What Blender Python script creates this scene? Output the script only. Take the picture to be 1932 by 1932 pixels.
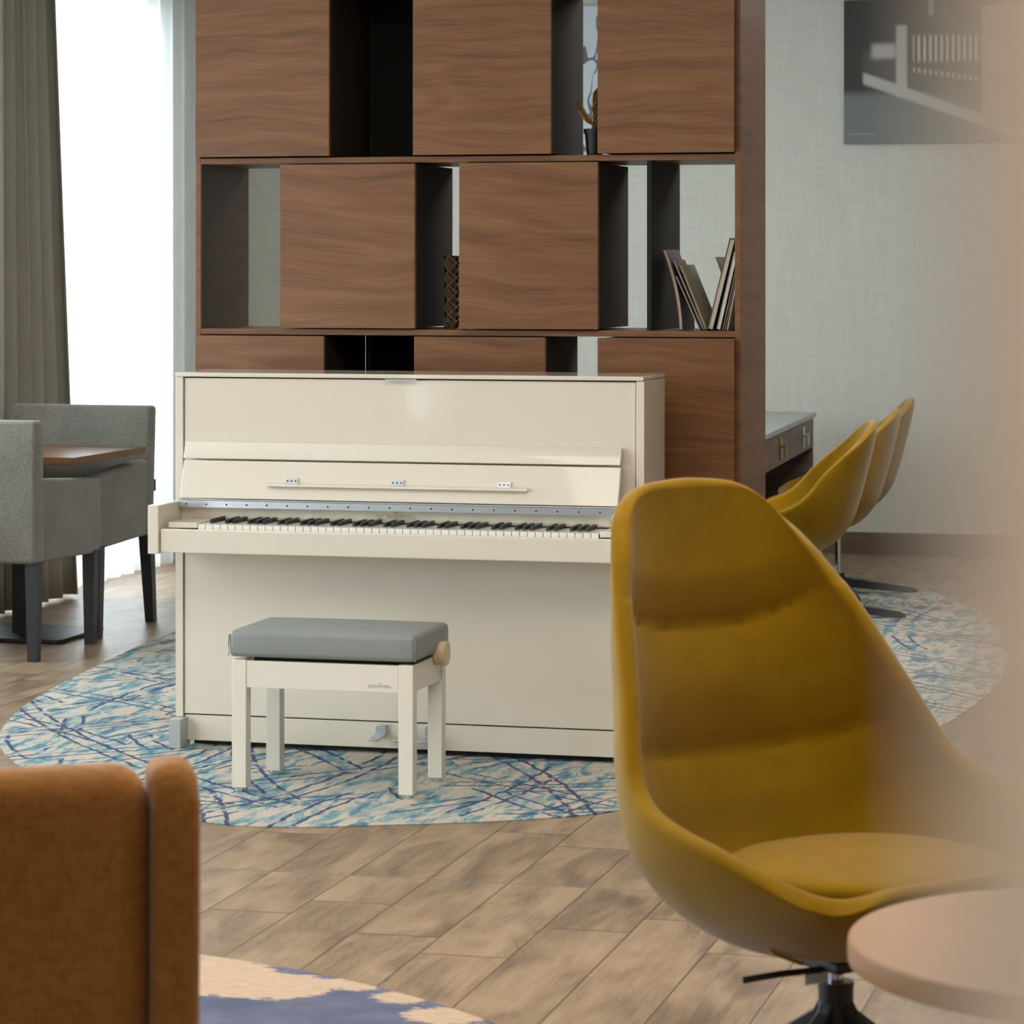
import bpy, bmesh, math, random
from mathutils import Vector, Matrix
random.seed(7)
C = bpy.context.scene.collection
for o in list(bpy.data.objects): bpy.data.objects.remove(o)
R = math.radians

# ------------------------------------------------------------------ camera
YAW = math.atan(1484/5710)
cam_d = bpy.data.cameras.new('camera'); cam = bpy.data.objects.new('camera', cam_d); C.objects.link(cam)
cam.location = (0, 0, 1.5); cam.rotation_euler = (math.pi/2, 0, YAW)
cam_d.sensor_width = 36; cam_d.lens = 5710/1932*36; cam_d.shift_y = -466/1932
cam_d.clip_start = 0.02; cam_d.clip_end = 100
cam_d.dof.use_dof = True; cam_d.dof.focus_distance = 9.2; cam_d.dof.aperture_fstop = 106.4/12.6
bpy.context.scene.camera = cam
# ------------------------------------------------------------------ world, light, exposure
w = bpy.data.worlds.new('sky'); bpy.context.scene.world = w; w.use_nodes = True
bg = w.node_tree.nodes['Background']; bg.inputs[0].default_value = (0.86, 0.95, 1.0, 1); bg.inputs[1].default_value = 5.0
vs = bpy.context.scene.view_settings
vs.view_transform = 'Standard'; vs.look = 'None'; vs.gamma = 1; vs.use_curve_mapping = False; vs.exposure = 0.0

def area(name, loc, rot, sx, sy, power, col):
    l = bpy.data.lights.new(name, 'AREA'); l.shape = 'RECTANGLE'; l.size = sx; l.size_y = sy
    l.energy = power; l.color = col
    o = bpy.data.objects.new(name, l); C.objects.link(o); o.location = loc; o.rotation_euler = rot
    return o
DAY = (0.90, 0.96, 1.0)
WARM = (1.0, 0.86, 0.68)
# daylight in the window openings of the left wall (x = -5.62); they face into the room
def daylight(y0, y1, z0, z1, power, col=DAY):
    return area('window_daylight', (-5.72, (y0+y1)/2, (z0+z1)/2), (0, -math.pi/2, 0), z1-z0, y1-y0, power, col)
WINDOWS = [(12.05, 14.25, 0.10, 2.75), (3.75, 5.75, 0.10, 2.75), (6.5, 8.5, 0.35, 2.75), (9.0, 11.0, 0.85, 2.75), (-2.05, -1.25, 0.45, 2.75)]
daylight(*WINDOWS[0], 60)
area('window_daylight', (-5.72, 4.75, 1.2), (0, -math.pi/2, 0), 2.1, 2.0, 62, DAY)
daylight(*WINDOWS[2], 9)
daylight(*WINDOWS[3], 30)
daylight(*WINDOWS[4], 12)
# warm recessed ceiling lighting, then one added lamp
area('overhead_light', (-1.3, 5.6, 2.98), (0, 0, 0), 3.4, 2.6, 92, (1, .93, .82))
area('overhead_light', (-1.0, 11.6, 2.98), (0, 0, 0), 2.0, 2.0, 70, (1, .96, .90))
area('overhead_light', (0.22, -0.22, 2.7), (0, 0, 0), 0.25, 0.25, 38, WARM)  # unseen lamp added only to brighten the post beside the lens

# ------------------------------------------------------------------ node helpers
class Mat:
    def __init__(s, name, col=(.5,.5,.5), rough=.5, metal=0, spec=.5, coat=0, sheen=0):
        s.m = bpy.data.materials.new(name); s.m.use_nodes = True; s.t = s.m.node_tree
        s.b = s.t.nodes['Principled BSDF']; s.set('Base Color', (*col, 1) if isinstance(col, tuple) else col)
        s.set('Roughness', rough); s.set('Metallic', metal); s.set('Specular IOR Level', spec)
        if coat: s.set('Coat Weight', coat); s.set('Coat Roughness', .04)
        if sheen: s.set('Sheen Weight', sheen); s.set('Sheen Roughness', .45)
    def set(s, k, v):
        i = s.b.inputs[k]
        if hasattr(v, 'is_output') or isinstance(v, bpy.types.NodeSocket): s.t.links.new(v, i)
        else: i.default_value = v
    def n(s, typ, ins=None, out=0, **kw):
        nd = s.t.nodes.new(typ)
        for k, v in kw.items(): setattr(nd, k, v)
        for k, v in (ins or {}).items():
            i = nd.inputs[k]
            if isinstance(v, bpy.types.NodeSocket): s.t.links.new(v, i)
            elif isinstance(v, tuple) and i.type == 'RGBA' and len(v) == 3: i.default_value = (*v, 1)
            else: i.default_value = v
        return nd.outputs[out]
    def math(s, op, a, b=0.0, c=0.0, clamp=False):
        return s.n('ShaderNodeMath', {0: a, 1: b, 2: c}, operation=op, use_clamp=clamp)
    def obj(s): return s.n('ShaderNodeTexCoord', out=3)
    def geo(s): return s.n('ShaderNodeNewGeometry', out=0)
    def xyz(s, v):
        nd = s.t.nodes.new('ShaderNodeSeparateXYZ'); s.t.links.new(v, nd.inputs[0]); return nd.outputs[0], nd.outputs[1], nd.outputs[2]
    def comb(s, x, y, z): return s.n('ShaderNodeCombineXYZ', {0: x, 1: y, 2: z})
    def mapping(s, v, scale=(1,1,1), rot=(0,0,0), loc=(0,0,0)):
        return s.n('ShaderNodeMapping', {'Vector': v, 'Scale': scale, 'Rotation': rot, 'Location': loc})
    def noise(s, v, scale=5, detail=3, rough=.5, dist=0, out=0):
        return s.n('ShaderNodeTexNoise', {'Vector': v, 'Scale': scale, 'Detail': detail, 'Roughness': rough, 'Distortion': dist}, out=out)
    def ramp(s, f, stops, interp='LINEAR'):
        nd = s.t.nodes.new('ShaderNodeValToRGB'); r = nd.color_ramp; r.interpolation = interp
        while len(r.elements) < len(stops): r.elements.new(.5)
        for e, (p, c) in zip(r.elements, stops):
            e.position = p; e.color = (*c, 1) if len(c) == 3 else c
        s.t.links.new(f, nd.inputs[0]); return nd.outputs[0]
    def gray(s, f, stops, interp='LINEAR'): return s.ramp(f, [(p, (c, c, c)) for p, c in stops], interp)
    def mix(s, f, a, b, blend='MIX'):
        return s.n('ShaderNodeMixRGB', {0: f, 1: a, 2: b}, blend_type=blend)
    def bump(s, h, strength=.3, dist=.01):
        s.set('Normal', s.n('ShaderNodeBump', {'Height': h, 'Strength': strength, 'Distance': dist}))
def lin(r, g, b):
    f = lambda c: (c/255/12.92) if c/255 <= .04045 else ((c/255+.055)/1.055)**2.4
    return (f(r), f(g), f(b))

# ------------------------------------------------------------------ materials
def wood_mat(name, stops, axis='H', rough=.42, sc=1.0):
    M = Mat(name, rough=rough, spec=.4); v = M.geo(); x, y, z = M.xyz(v)
    rnd = M.n('ShaderNodeObjectInfo', out=5)
    off = M.math('MULTIPLY', rnd, 37.0)
    a = M.math('ADD', x, M.math('MULTIPLY', y, .9))
    if axis == 'V': a, z = z, a
    q = M.comb(M.math('MULTIPLY', a, .75*sc), off, M.math('MULTIPLY', z, 3.6*sc))
    wz = M.math('MULTIPLY', M.noise(M.comb(M.math('MULTIPLY', a, 1.6), off, M.math('MULTIPLY', z, 2.2)), 1.5, 1), .11); z = M.math('ADD', z, wz)
    q = M.comb(M.math('MULTIPLY', a, .55*sc), off, M.math('MULTIPLY', z, 4.2*sc))
    big = M.noise(q, 1.5, 2, .45, .4)
    rings = M.math('FRACT', M.math('MULTIPLY', big, 7.0))
    tri = M.math('ABSOLUTE', M.math('SUBTRACT', rings, .5))
    fine = M.noise(M.comb(M.math('MULTIPLY', a, 3.5*sc), off, M.math('MULTIPLY', z, 75*sc)), 2.2, 4, .6, .15)
    mid = M.noise(M.comb(M.math('MULTIPLY', a, .8*sc), off, M.math('MULTIPLY', z, 17*sc)), 1.6, 3, .6, .3)
    f = M.math('ADD', M.math('MULTIPLY', tri, .22), M.math('ADD', M.math('MULTIPLY', fine, .42), M.math('MULTIPLY', mid, .60)))
    M.set('Base Color', M.ramp(f, stops)); M.bump(fine, .08, .002)
    return M.m
WAL = [(.32, (.105,.042,.015)), (.46, (.170,.070,.026)), (.58, (.205,.090,.035)), (.76, (.26,.120,.050))]
walnut = wood_mat('walnut_veneer', WAL)
walnut_dark = wood_mat('walnut_side', [(p, tuple(c*.5 for c in col)) for p, col in WAL], 'V')
table_wood = wood_mat('table_walnut', [(p, tuple(c*.8 for c in col)) for p, col in WAL], rough=.3)
desk_wood = wood_mat('desk_oak', [(.3, (.10,.07,.055)), (.7, (.20,.15,.125))])
skirt = wood_mat('skirting_wood', [(.3, (.085,.055,.038)), (.7, (.17,.115,.08))])
charcoal = Mat('charcoal_laminate', (.015,.015,.012), .7, spec=.25).m
black = Mat('black_metal', (.012,.012,.013), .42).m
near_black = Mat('black_paint', (.008,.008,.008), .5).m
ivory = Mat('ivory_polyester', (.78,.71,.60), .05, spec=.5).m
ivory_satin = Mat('ivory_satin', (.80,.745,.65), .3, spec=.4).m
keywhite = Mat('key_white', (.86,.84,.78), .15).m
keyblack = Mat('key_black', (.01,.01,.011), .35).m
steel = Mat('brushed_steel', (.62,.66,.70), .32, metal=.9).m
chrome = Mat('chrome', (.75,.77,.8), .12, metal=1).m
letter = Mat('inlay_grey', (.42,.41,.36), .35).m
brass = Mat('bronze_gold', (.42,.27,.10), .32, metal=.9).m
gap = Mat('shadow_gap_paint', (.10,.075,.05), .6).m
toe_m = Mat('grey_lacquer', (.42,.46,.46), .35).m
leather = Mat('grey_leather', (.25,.27,.265), .42, spec=.45)
leather.bump(leather.noise(leather.obj(), 260, 3), .08, .001); leather = leather.m

def fabric(name, col, col2, scale=520, rough=.9, sheen=.3, bump=.25):
    M = Mat(name, rough=rough, spec=.15, sheen=sheen); v = M.obj()
    a = M.noise(M.mapping(v, (1, 1, .25)), scale, 2); b = M.noise(M.mapping(v, (.25, .25, 1)), scale, 2)
    f = M.math('MULTIPLY', M.math('ADD', a, b), .5)
    c = M.noise(v, 5, 2)
    f2 = M.math('ADD', M.math('MULTIPLY', f, .8), M.math('MULTIPLY', c, .2))
    M.set('Base Color', M.ramp(f2, [(.38, col), (.62, col2)])); M.bump(f, bump, .002)
    return M.m
grey_fab = fabric('grey_weave', (.125,.12,.10), (.27,.26,.225), 480)
drape_fab = fabric('grey_drape', (.31,.29,.24), (.38,.355,.30), 500, sheen=.1)
brown_fab = fabric('rust_weave', (.34,.135,.028), (.50,.22,.055), 200, bump=.08)
M = Mat('mustard_velvet', rough=.9, spec=.06, sheen=.3); v = M.obj()
n = M.math('ADD', M.math('MULTIPLY', M.noise(v, 7, 4, .6), .7), M.math('MULTIPLY', M.noise(v, 260, 2), .3))
M.set('Base Color', M.ramp(n, [(.35, (.245,.13,.001)), (.65, (.31,.168,.002))])); M.bump(M.noise(v, 400, 2), .05, .001); velvet = M.m
beige_paint = Mat('beige_paint', (.88,.71,.55), .7).m
ceil_m = Mat('ceiling_white', (.75,.73,.69), .9).m

# linen wallpaper
M = Mat('linen_wallpaper', rough=.85, spec=.2); v = M.geo()
a = M.noise(M.mapping(v, (3, 3, 60)), 2.0, 4, .6); b = M.noise(M.mapping(v, (40, 40, 3)), 2.0, 3, .6)
f = M.math('ADD', M.math('MULTIPLY', a, .6), M.math('MULTIPLY', b, .4))
M.set('Base Color', M.ramp(f, [(.3, (.56,.56,.50)), (.65, (.67,.67,.61))])); wallpaper = M.m

# wood-look floor tiles, 0.2 m wide columns running into the room, one straight joint at y = 7.10
M = Mat('wood_look_tiles', rough=.38, spec=.45); v = M.geo(); x, y, z = M.xyz(v)
u = M.math('DIVIDE', M.math('ADD', x, 2.056), .2011)
k = M.math('FLOOR', u); fu = M.math('FRACT', u)
km = M.math('DIVIDE', M.math('FLOORED_MODULO', k, 4.0), 4.0); km = M.math('ADD', km, .05)
near = M.math('LESS_THAN', y, 7.10)
offn = M.gray(km, [(0, .608), (.25, .766), (.5, .452), (.75, .303)], 'CONSTANT')
offf = M.gray(km, [(0, .645), (.25, .487), (.5, .95), (.75, .80)], 'CONSTANT')
dist = M.math('ABSOLUTE', M.math('SUBTRACT', y, 7.10))
off = M.math('ADD', M.math('MULTIPLY', near, offn), M.math('MULTIPLY', M.math('SUBTRACT', 1.0, near), offf))
vv = M.math('DIVIDE', M.math('SUBTRACT', dist, off), 1.2)
kv = M.math('FLOOR', vv); fv = M.math('FRACT', vv)
pid = M.comb(k, kv, near)
rn = M.n('ShaderNodeTexWhiteNoise', {'Vector': pid}, out=0)
rc = M.n('ShaderNodeTexWhiteNoise', {'Vector': pid}, out=1)
rx, ry, rz = M.xyz(rc)
lx = M.math('ADD', M.math('MULTIPLY', fu, .2), M.math('MULTIPLY', rx, 40)); ly = M.math('ADD', y, M.math('MULTIPLY', ry, 40))
big = M.noise(M.comb(M.math('MULTIPLY', lx, 4.5), M.math('MULTIPLY', ly, 1.0), rz), 1.7, 3, .5, .9)
lines = M.math('ABSOLUTE', M.math('SUBTRACT', M.math('FRACT', M.math('MULTIPLY', big, 14.0)), .5))
lines = M.gray(lines, [(0, 0), (.12, 1)])
fine = M.noise(M.comb(M.math('MULTIPLY', lx, 42), M.math('MULTIPLY', ly, 2.6), rz), 2.0, 4, .6, .3)
blotch = M.noise(M.comb(M.math('MULTIPLY', lx, 5.0), M.math('MULTIPLY', ly, 1.5), rz), 1.6, 2, .5, .8)
tone = M.math('ADD', M.math('MULTIPLY', fine, .38), M.math('MULTIPLY', blotch, .62))
tone = M.math('ADD', tone, M.math('MULTIPLY', M.math('SUBTRACT', rn, .5), .07))
colf = M.ramp(tone, [(.28, (.12,.075,.046)), (.41, (.215,.138,.083)), (.53, (.31,.21,.128)), (.68, (.40,.28,.175))])
colf = M.mix(M.math('MULTIPLY', M.math('SUBTRACT', 1.0, lines), M.gray(blotch, [(.40, .55), (.56, .08)])), colf, (.11,.07,.045))
ed = M.math('MINIMUM', fu, M.math('SUBTRACT', 1.0, fu)); g1 = M.math('LESS_THAN', ed, .0085)
ee = M.math('MINIMUM', fv, M.math('SUBTRACT', 1.0, fv)); g2 = M.math('LESS_THAN', ee, .0022)
g3 = M.math('LESS_THAN', dist, .0045)
gr = M.math('MAXIMUM', g1, g2)
colf = M.mix(gr, colf, (.045,.028,.018)); colf = M.mix(g3, colf, (.17,.165,.13))
M.set('Base Color', colf)
M.set('Roughness', M.math('ADD', .33, M.math('MULTIPLY', fine, .16)))
M.bump(M.math('SUBTRACT', 1.0, M.math('MAXIMUM', gr, g3)), .5, .002); floor_m = M.m

# blue rug: cream ground, teal and blue strokes, navy arcs
M = Mat('blue_rug_weave', rough=.95, spec=.1); v = M.obj()
d1 = M.mapping(v, (1, 1, 1), (0, 0, R(-90)))
st = M.noise(M.mapping(d1, (2.3, 8.5, 1)), 1.7, 7, .66, .6)
st2 = M.noise(M.mapping(d1, (3.2, 12, 1), loc=(5, 3, 0)), 2.0, 7, .66, .6)
col = M.ramp(st, [(.34, (.085,.17,.25)), (.42, (.15,.28,.33)), (.485, (.27,.40,.41)), (.505, (.52,.47,.39)), (.58, (.60,.53,.44)), (.66, (.42,.46,.44))])
col2 = M.ramp(st2, [(.36, (.09,.18,.26)), (.43, (.16,.29,.34)), (.485, (.29,.41,.42)), (.505, (.56,.51,.43)), (.64, (.60,.47,.36))])
col = M.mix(M.gray(M.noise(v, 3.3, 2), [(.42, 0), (.58, 1)]), col, col2)
wv = M.noise(v, 16, 2, out=1)
v2 = M.n('ShaderNodeVectorMath', {0: v, 1: M.n('ShaderNodeVectorMath', {0: wv, 'Scale': .03}, operation='SCALE')}, operation='ADD')
rxy = M.xyz(v2)
def arcs(cx, cy, sp, mloc, th=.47):
    dx = M.math('SUBTRACT', rxy[0], cx); dy = M.math('SUBTRACT', rxy[1], cy)
    d = M.math('SQRT', M.math('ADD', M.math('MULTIPLY', dx, dx), M.math('MULTIPLY', dy, dy)))
    fr = M.math('FRACT', M.math('DIVIDE', d, sp))
    l = M.math('MAXIMUM', M.math('LESS_THAN', M.math('ABSOLUTE', M.math('SUBTRACT', fr, .5-.030/sp)), .0065/sp), M.math('LESS_THAN', M.math('ABSOLUTE', M.math('SUBTRACT', fr, .5+.030/sp)), .0065/sp))
    return M.math('MULTIPLY', l, M.math('GREATER_THAN', M.noise(M.mapping(v, loc=mloc), 1.5, 1), th))
L = None
for a_ in ((-2.4, -2.4, .55, (0, 0, 0)), (2.3, -3.4, .62, (4, 1, 0)), (-2.6, -.6, .60, (8, 3, 0)), (2.6, -1.2, .58, (2, 7, 0)), (-3.1, -4.6, .50, (5, 5, 0)), (1.7, -5.4, .52, (1, 9, 0)), (.2, -1.6, .45, (3, 2, 0), .53), (3.6, 1.6, .7, (7, 7, 0))):
    e = arcs(*a_); L = e if L is None else M.math('MAXIMUM', L, e)
brk = M.gray(M.noise(v, 9, 2), [(.36, .2), (.46, .9)])
col = M.mix(M.math('MULTIPLY', L, brk), col, (.045,.06,.15))
M.set('Base Color', col); M.bump(M.noise(v, 500, 2), .3, .002); rug1_m = M.m
# beige and navy rug
M = Mat('navy_rug_weave', rough=.95, spec=.1); v = M.obj()
js = M.noise(M.mapping(v, (30, 130, 1), (0, 0, R(12))), 1.0, 3, out=1)
v3 = M.n('ShaderNodeVectorMath', {0: v, 1: M.n('ShaderNodeVectorMath', {0: js, 'Scale': .09}, operation='SCALE')}, operation='ADD')
qx, qy, qz = M.xyz(v3)
n = None
for bx_, by_, br_ in ((.56, 1.70, .17), (.74, 1.61, .15), (.64, 1.60, .13), (.35, 1.82, .25), (1.175, 1.46, .085), (1.05, 1.58, .06), (1.27, 1.37, .055), (.92, 1.67, .07), (-.2, 1.3, .3), (.5, .6, .5), (-.6, .9, .35), (-.4, -.5, .6), (.9, -.4, .35)):
    dx = M.math('SUBTRACT', qx, bx_); dy = M.math('SUBTRACT', qy, by_)
    e = M.math('DIVIDE', M.math('SQRT', M.math('ADD', M.math('MULTIPLY', dx, dx), M.math('MULTIPLY', M.math('MULTIPLY', dy, dy), 1.6))), br_)
    n = e if n is None else M.math('MINIMUM', n, e)
base = M.ramp(M.noise(M.mapping(v, (20, 90, 1)), 1.5, 3), [(.35, (.50,.36,.26)), (.65, (.62,.47,.35))])
navy = M.ramp(M.noise(v, 6, 3), [(.35, (.10,.12,.19)), (.65, (.17,.17,.24))])
M.set('Base Color', M.mix(M.math('GREATER_THAN', n, 1.0), base, navy)); M.bump(M.noise(v, 500, 2), .3, .002); rug2_m = M.m

# sheer curtain and window glass
M = Mat('sheer_voile'); t = M.t
tr = M.n('ShaderNodeBsdfTranslucent', {'Color': (.93,.96,.97)}); df = M.n('ShaderNodeBsdfDiffuse', {'Color': (.88,.9,.9)}); tp = M.n('ShaderNodeBsdfTransparent', {'Color': (1,1,1)})
m1 = M.n('ShaderNodeMixShader', {0: .35, 1: tr, 2: df}); m2 = M.n('ShaderNodeMixShader', {0: .22, 1: m1, 2: tp})
t.links.new(m2, t.nodes['Material Output'].inputs[0]); sheer_m = M.m
M = Mat('window_glass'); t = M.t
gl = M.n('ShaderNodeBsdfGlossy', {'Color': (1,1,1), 'Roughness': .02}); tp = M.n('ShaderNodeBsdfTransparent', {'Color': (.95,.97,.97)})
m2 = M.n('ShaderNodeMixShader', {0: .06, 1: tp, 2: gl}); t.links.new(m2, t.nodes['Material Output'].inputs[0]); glass_m = M.m

# ------------------------------------------------------------------ mesh helpers
def new(): return bmesh.new()
def add(bm, other, mat=None):
    me = bpy.data.meshes.new('t'); other.to_mesh(me); other.free()
    if mat is not None: me.transform(mat)
    bm.from_mesh(me); bpy.data.meshes.remove(me)
def box(bm, x0, x1, y0, y1, z0, z1, bev=0.0, seg=2, M=None):
    b = bmesh.new(); bmesh.ops.create_cube(b, size=1)
    for v in b.verts:
        v.co = Vector((x0+(v.co.x+.5)*(x1-x0), y0+(v.co.y+.5)*(y1-y0), z0+(v.co.z+.5)*(z1-z0)))
    if bev: bmesh.ops.bevel(b, geom=b.edges[:], offset=bev, segments=seg, affect='EDGES', profile=.5)
    add(bm, b, M); return bm
def BX(*a, **k): return box(new(), *a, **k)
def cyl(bm, p0, p1, r0, r1=None, n=24, cap=True):
    r1 = r0 if r1 is None else r1; p0 = Vector(p0); p1 = Vector(p1); d = p1-p0
    b = bmesh.new(); bmesh.ops.create_cone(b, cap_ends=cap, segments=n, radius1=r0, radius2=r1, depth=d.length)
    m = Matrix.Translation((p0+p1)/2) @ d.to_track_quat('Z', 'Y').to_matrix().to_4x4()
    add(bm, b, m); return bm
def prism(bm, pts, axis, a0, a1, bev=0, seg=2, M=None):
    """extrude a 2-D polygon; axis 'x': pts are (y,z); 'y': (x,z); 'z': (x,y)"""
    b = bmesh.new()
    mk = {'x': lambda p, a: (a, p[0], p[1]), 'y': lambda p, a: (p[0], a, p[1]), 'z': lambda p, a: (p[0], p[1], a)}[axis]
    A = [b.verts.new(mk(p, a0)) for p in pts]; B = [b.verts.new(mk(p, a1)) for p in pts]
    n = len(pts); b.faces.new(A); b.faces.new(B[::-1])
    for i in range(n): b.faces.new((A[i], B[i], B[(i+1) % n], A[(i+1) % n]))
    bmesh.ops.recalc_face_normals(b, faces=b.faces[:])
    if bev: bmesh.ops.bevel(b, geom=b.edges[:], offset=bev, segments=seg, affect='EDGES', profile=.5)
    add(bm, b, M); return bm
def lathe(bm, prof, c=(0, 0, 0), n=32, M=None):
    b = bmesh.new(); rings = []
    for r, z in prof:
        rings.append([b.verts.new((c[0]+r*math.cos(2*math.pi*i/n), c[1]+r*math.sin(2*math.pi*i/n), c[2]+z)) for i in range(n)])
    for a, d in zip(rings, rings[1:]):
        for i in range(n): b.faces.new((a[i], a[(i+1) % n], d[(i+1) % n], d[i]))
    b.faces.new(rings[0][::-1]); b.faces.new(rings[-1])
    bmesh.ops.recalc_face_normals(b, faces=b.faces[:])
    add(bm, b, M); return bm
def grid(bm, f, nu, nv):
    V = [[bm.verts.new(f(i/nu, j/nv)) for j in range(nv+1)] for i in range(nu+1)]
    for i in range(nu):
        for j in range(nv): bm.faces.new((V[i][j], V[i+1][j], V[i+1][j+1], V[i][j+1]))
    return bm
def tube(bm, pts, r, n=10):
    pts = [Vector(p) for p in pts]; b = bmesh.new(); rings = []
    for i, p in enumerate(pts):
        d = (pts[min(i+1, len(pts)-1)]-pts[max(i-1, 0)]).normalized()
        q = d.to_track_quat('Z', 'Y'); rr = r[i] if isinstance(r, (list, tuple)) else r
        rings.append([b.verts.new(p+q@Vector((rr*math.cos(2*math.pi*k/n), rr*math.sin(2*math.pi*k/n), 0))) for k in range(n)])
    for a, d in zip(rings, rings[1:]):
        for i in range(n): b.faces.new((a[i], a[(i+1) % n], d[(i+1) % n], d[i]))
    b.faces.new(rings[0][::-1]); b.faces.new(rings[-1]); bmesh.ops.recalc_face_normals(b, faces=b.faces[:])
    add(bm, b); return bm

def wmat(o):
    m = Matrix.LocRotScale(o.location, o.rotation_euler, o.scale)
    return wmat(o.parent) @ m if o.parent else m
def obj(name, bm, mat, parent=None, local=False, smooth=True, angle=20):
    me = bpy.data.meshes.new(name); bm.to_mesh(me); bm.free(); me.materials.append(mat)
    if parent is not None and not local: me.transform(wmat(parent).inverted())
    o = bpy.data.objects.new(name, me); C.objects.link(o); o.parent = parent
    if smooth:
        me.shade_smooth()
        try: me.set_sharp_from_angle(angle=R(angle))
        except Exception: pass
    return o
def rebase(o):
    """origin of a one-mesh thing at its base centre"""
    me = o.data; xs = [v.co.x for v in me.vertices]; ys = [v.co.y for v in me.vertices]; z = min(v.co.z for v in me.vertices)
    c = Vector(((min(xs)+max(xs))/2, (min(ys)+max(ys))/2, z)); me.transform(Matrix.Translation(-c)); o.location = c; return o
def tag(o, label, cat, group=None, kind=None):
    o['label'] = label; o['category'] = cat
    if group: o['group'] = group
    if kind: o['kind'] = kind
    return o
def thing(name, label, cat, loc=(0, 0, 0), rz=0, group=None):
    o = bpy.data.objects.new(name, None); C.objects.link(o); o.location = loc; o.rotation_euler = (0, 0, rz)
    o.empty_display_size = .1
    return tag(o, label, cat, group)
def struct(name, bm, mat, label=None, parent=None, smooth=False):
    o = obj(name, bm, mat, parent, smooth=smooth)
    if parent is None: o['kind'] = 'structure'
    if label: o['label'] = label
    return o
def dup(src, loc, rz, label):
    def cp(o, par):
        c = o.copy(); C.objects.link(c); c.parent = par
        for ch in [q for q in list(bpy.data.objects) if q.parent == o]: cp(ch, c)
        return c
    c = cp(src, None); c.location = loc; c.rotation_euler = (0, 0, rz); c['label'] = label
    return c
def text_bm(s, size, spacing, M):
    cu = bpy.data.curves.new('t', 'FONT'); cu.body = s; cu.size = size; cu.align_x = 'CENTER'; cu.space_character = spacing; cu.extrude = .0004
    o = bpy.data.objects.new('t', cu); C.objects.link(o); bpy.context.view_layer.update()
    me = bpy.data.meshes.new_from_object(o.evaluated_get(bpy.context.evaluated_depsgraph_get())); me.transform(M)
    bm = bmesh.new(); bm.from_mesh(me); bpy.data.objects.remove(o); bpy.data.curves.remove(cu); bpy.data.meshes.remove(me)
    return bm

# ------------------------------------------------------------------ the room
XL, XR, YB, YF, ZC = -5.62, 5.0, -4.5, 15.67, 3.0
struct('floor', BX(XL-.2, XR+.2, YB-.2, YF+.2, -.12, 0), floor_m)
struct('ceiling', BX(XL-.2, XR+.2, YB-.2, YF+.2, ZC, ZC+.12), ceil_m)
struct('wall_back', BX(XL-.2, XR+.2, YF, YF+.18, 0, ZC), wallpaper)
struct('wall_right', BX(XR, XR+.18, YB, YF, 0, ZC), wallpaper)
struct('wall_front', BX(XL-.2, XR+.2, YB-.18, YB, 0, ZC), wallpaper)
bm = new(); last = YB
for (a, b, z0, z1) in sorted(WINDOWS):
    box(bm, XL-.2, XL, last, a, 0, ZC); box(bm, XL-.2, XL, a, b, 0, z0); box(bm, XL-.2, XL, a, b, z1, ZC); last = b
box(bm, XL-.2, XL, last, YF, 0, ZC)
struct('wall_left', bm, wallpaper)
frame_m = Mat('window_frame_grey', (.30,.31,.31), .5).m
for i, (a, b, z0, z1) in enumerate(WINDOWS):
    bm = new(); f = .05
    for (p, q, r, s) in ((a, b, z0, z0+f), (a, b, z1-f, z1), (a, a+f, z0+f, z1-f), (b-f, b, z0+f, z1-f)): box(bm, XL-.17, XL-.11, p, q, r, s)
    if b-a > 1.5: box(bm, XL-.17, XL-.11, (a+b)/2-.03, (a+b)/2+.03, z0+f, z1-f)
    wn = struct('window_%d' % (i+1), bm, frame_m)
    struct('window_pane', BX(XL-.145, XL-.14, a+f, b-f, z0+f, z1-f), glass_m, parent=wn)
struct('baseboard_back', BX(XL, XR, YF-.016, YF, 0, .114, bev=.003), skirt)
struct('baseboard_left', BX(XL, XL+.016, 14.3, YF-.016, 0, .114, bev=.003), skirt)
struct('baseboard_right', BX(XR-.016, XR, YB, YF-.016, 0, .114, bev=.003), skirt)
# slim beige post beside the camera, its shape made up to give defocused haze
c, s = math.cos(YAW), math.sin(YAW)
PD = .20; PX = PD*(1800-966)/5710+.022
struct('near_post', cyl(new(), (PX*c-PD*s, PX*s+PD*c, 0), (PX*c-PD*s, PX*s+PD*c, ZC), .022, n=48), beige_paint, 'blurred beige post along the right edge')

# ------------------------------------------------------------------ rugs
def rug(name, pts, mat, label, z=.003):
    n = len(pts); P = []
    for i in range(n):
        p0, p1, p2, p3 = (Vector(pts[(i+j-1) % n]) for j in range(4))
        for k in range(10):
            t = k/10
            P.append(.5*((2*p1)+(p2-p0)*t+(2*p0-5*p1+4*p2-p3)*t*t+(3*p1-p0-3*p2+p3)*t**3))
    bm = prism(new(), [(p.x, p.y) for p in P], 'z', 0.0005, z)
    return tag(rebase(obj(name, bm, mat, smooth=False)), label, 'rug')
rug('area_rug', [(-4.02,8.96),(-3.80,8.53),(-3.40,8.02),(-2.88,7.69),(-2.62,7.655),(-2.335,7.765),(-2.06,7.90),(-1.804,8.123),(-1.42,8.78),(-1.155,9.68),(-1.05,10.6),(-1.05,11.25),(-1.15,12.35),(-1.41,13.42),(-1.70,14.02),(-2.12,14.48),(-2.9,14.6),(-3.7,14.1),(-4.2,13.1),(-4.41,12.3),(-4.44,11.58),(-4.36,10.67),(-4.21,9.63)],
    rug1_m, 'large rounded blue, teal and cream rug under the white piano')
cx, cy, rr = -2.779, 4.393, 1.859
rug('area_rug', [(cx+rr*math.cos(a*math.pi/12), cy+rr*math.sin(a*math.pi/12)) for a in range(24)], rug2_m, 'round beige rug with navy patches in the foreground')

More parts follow.
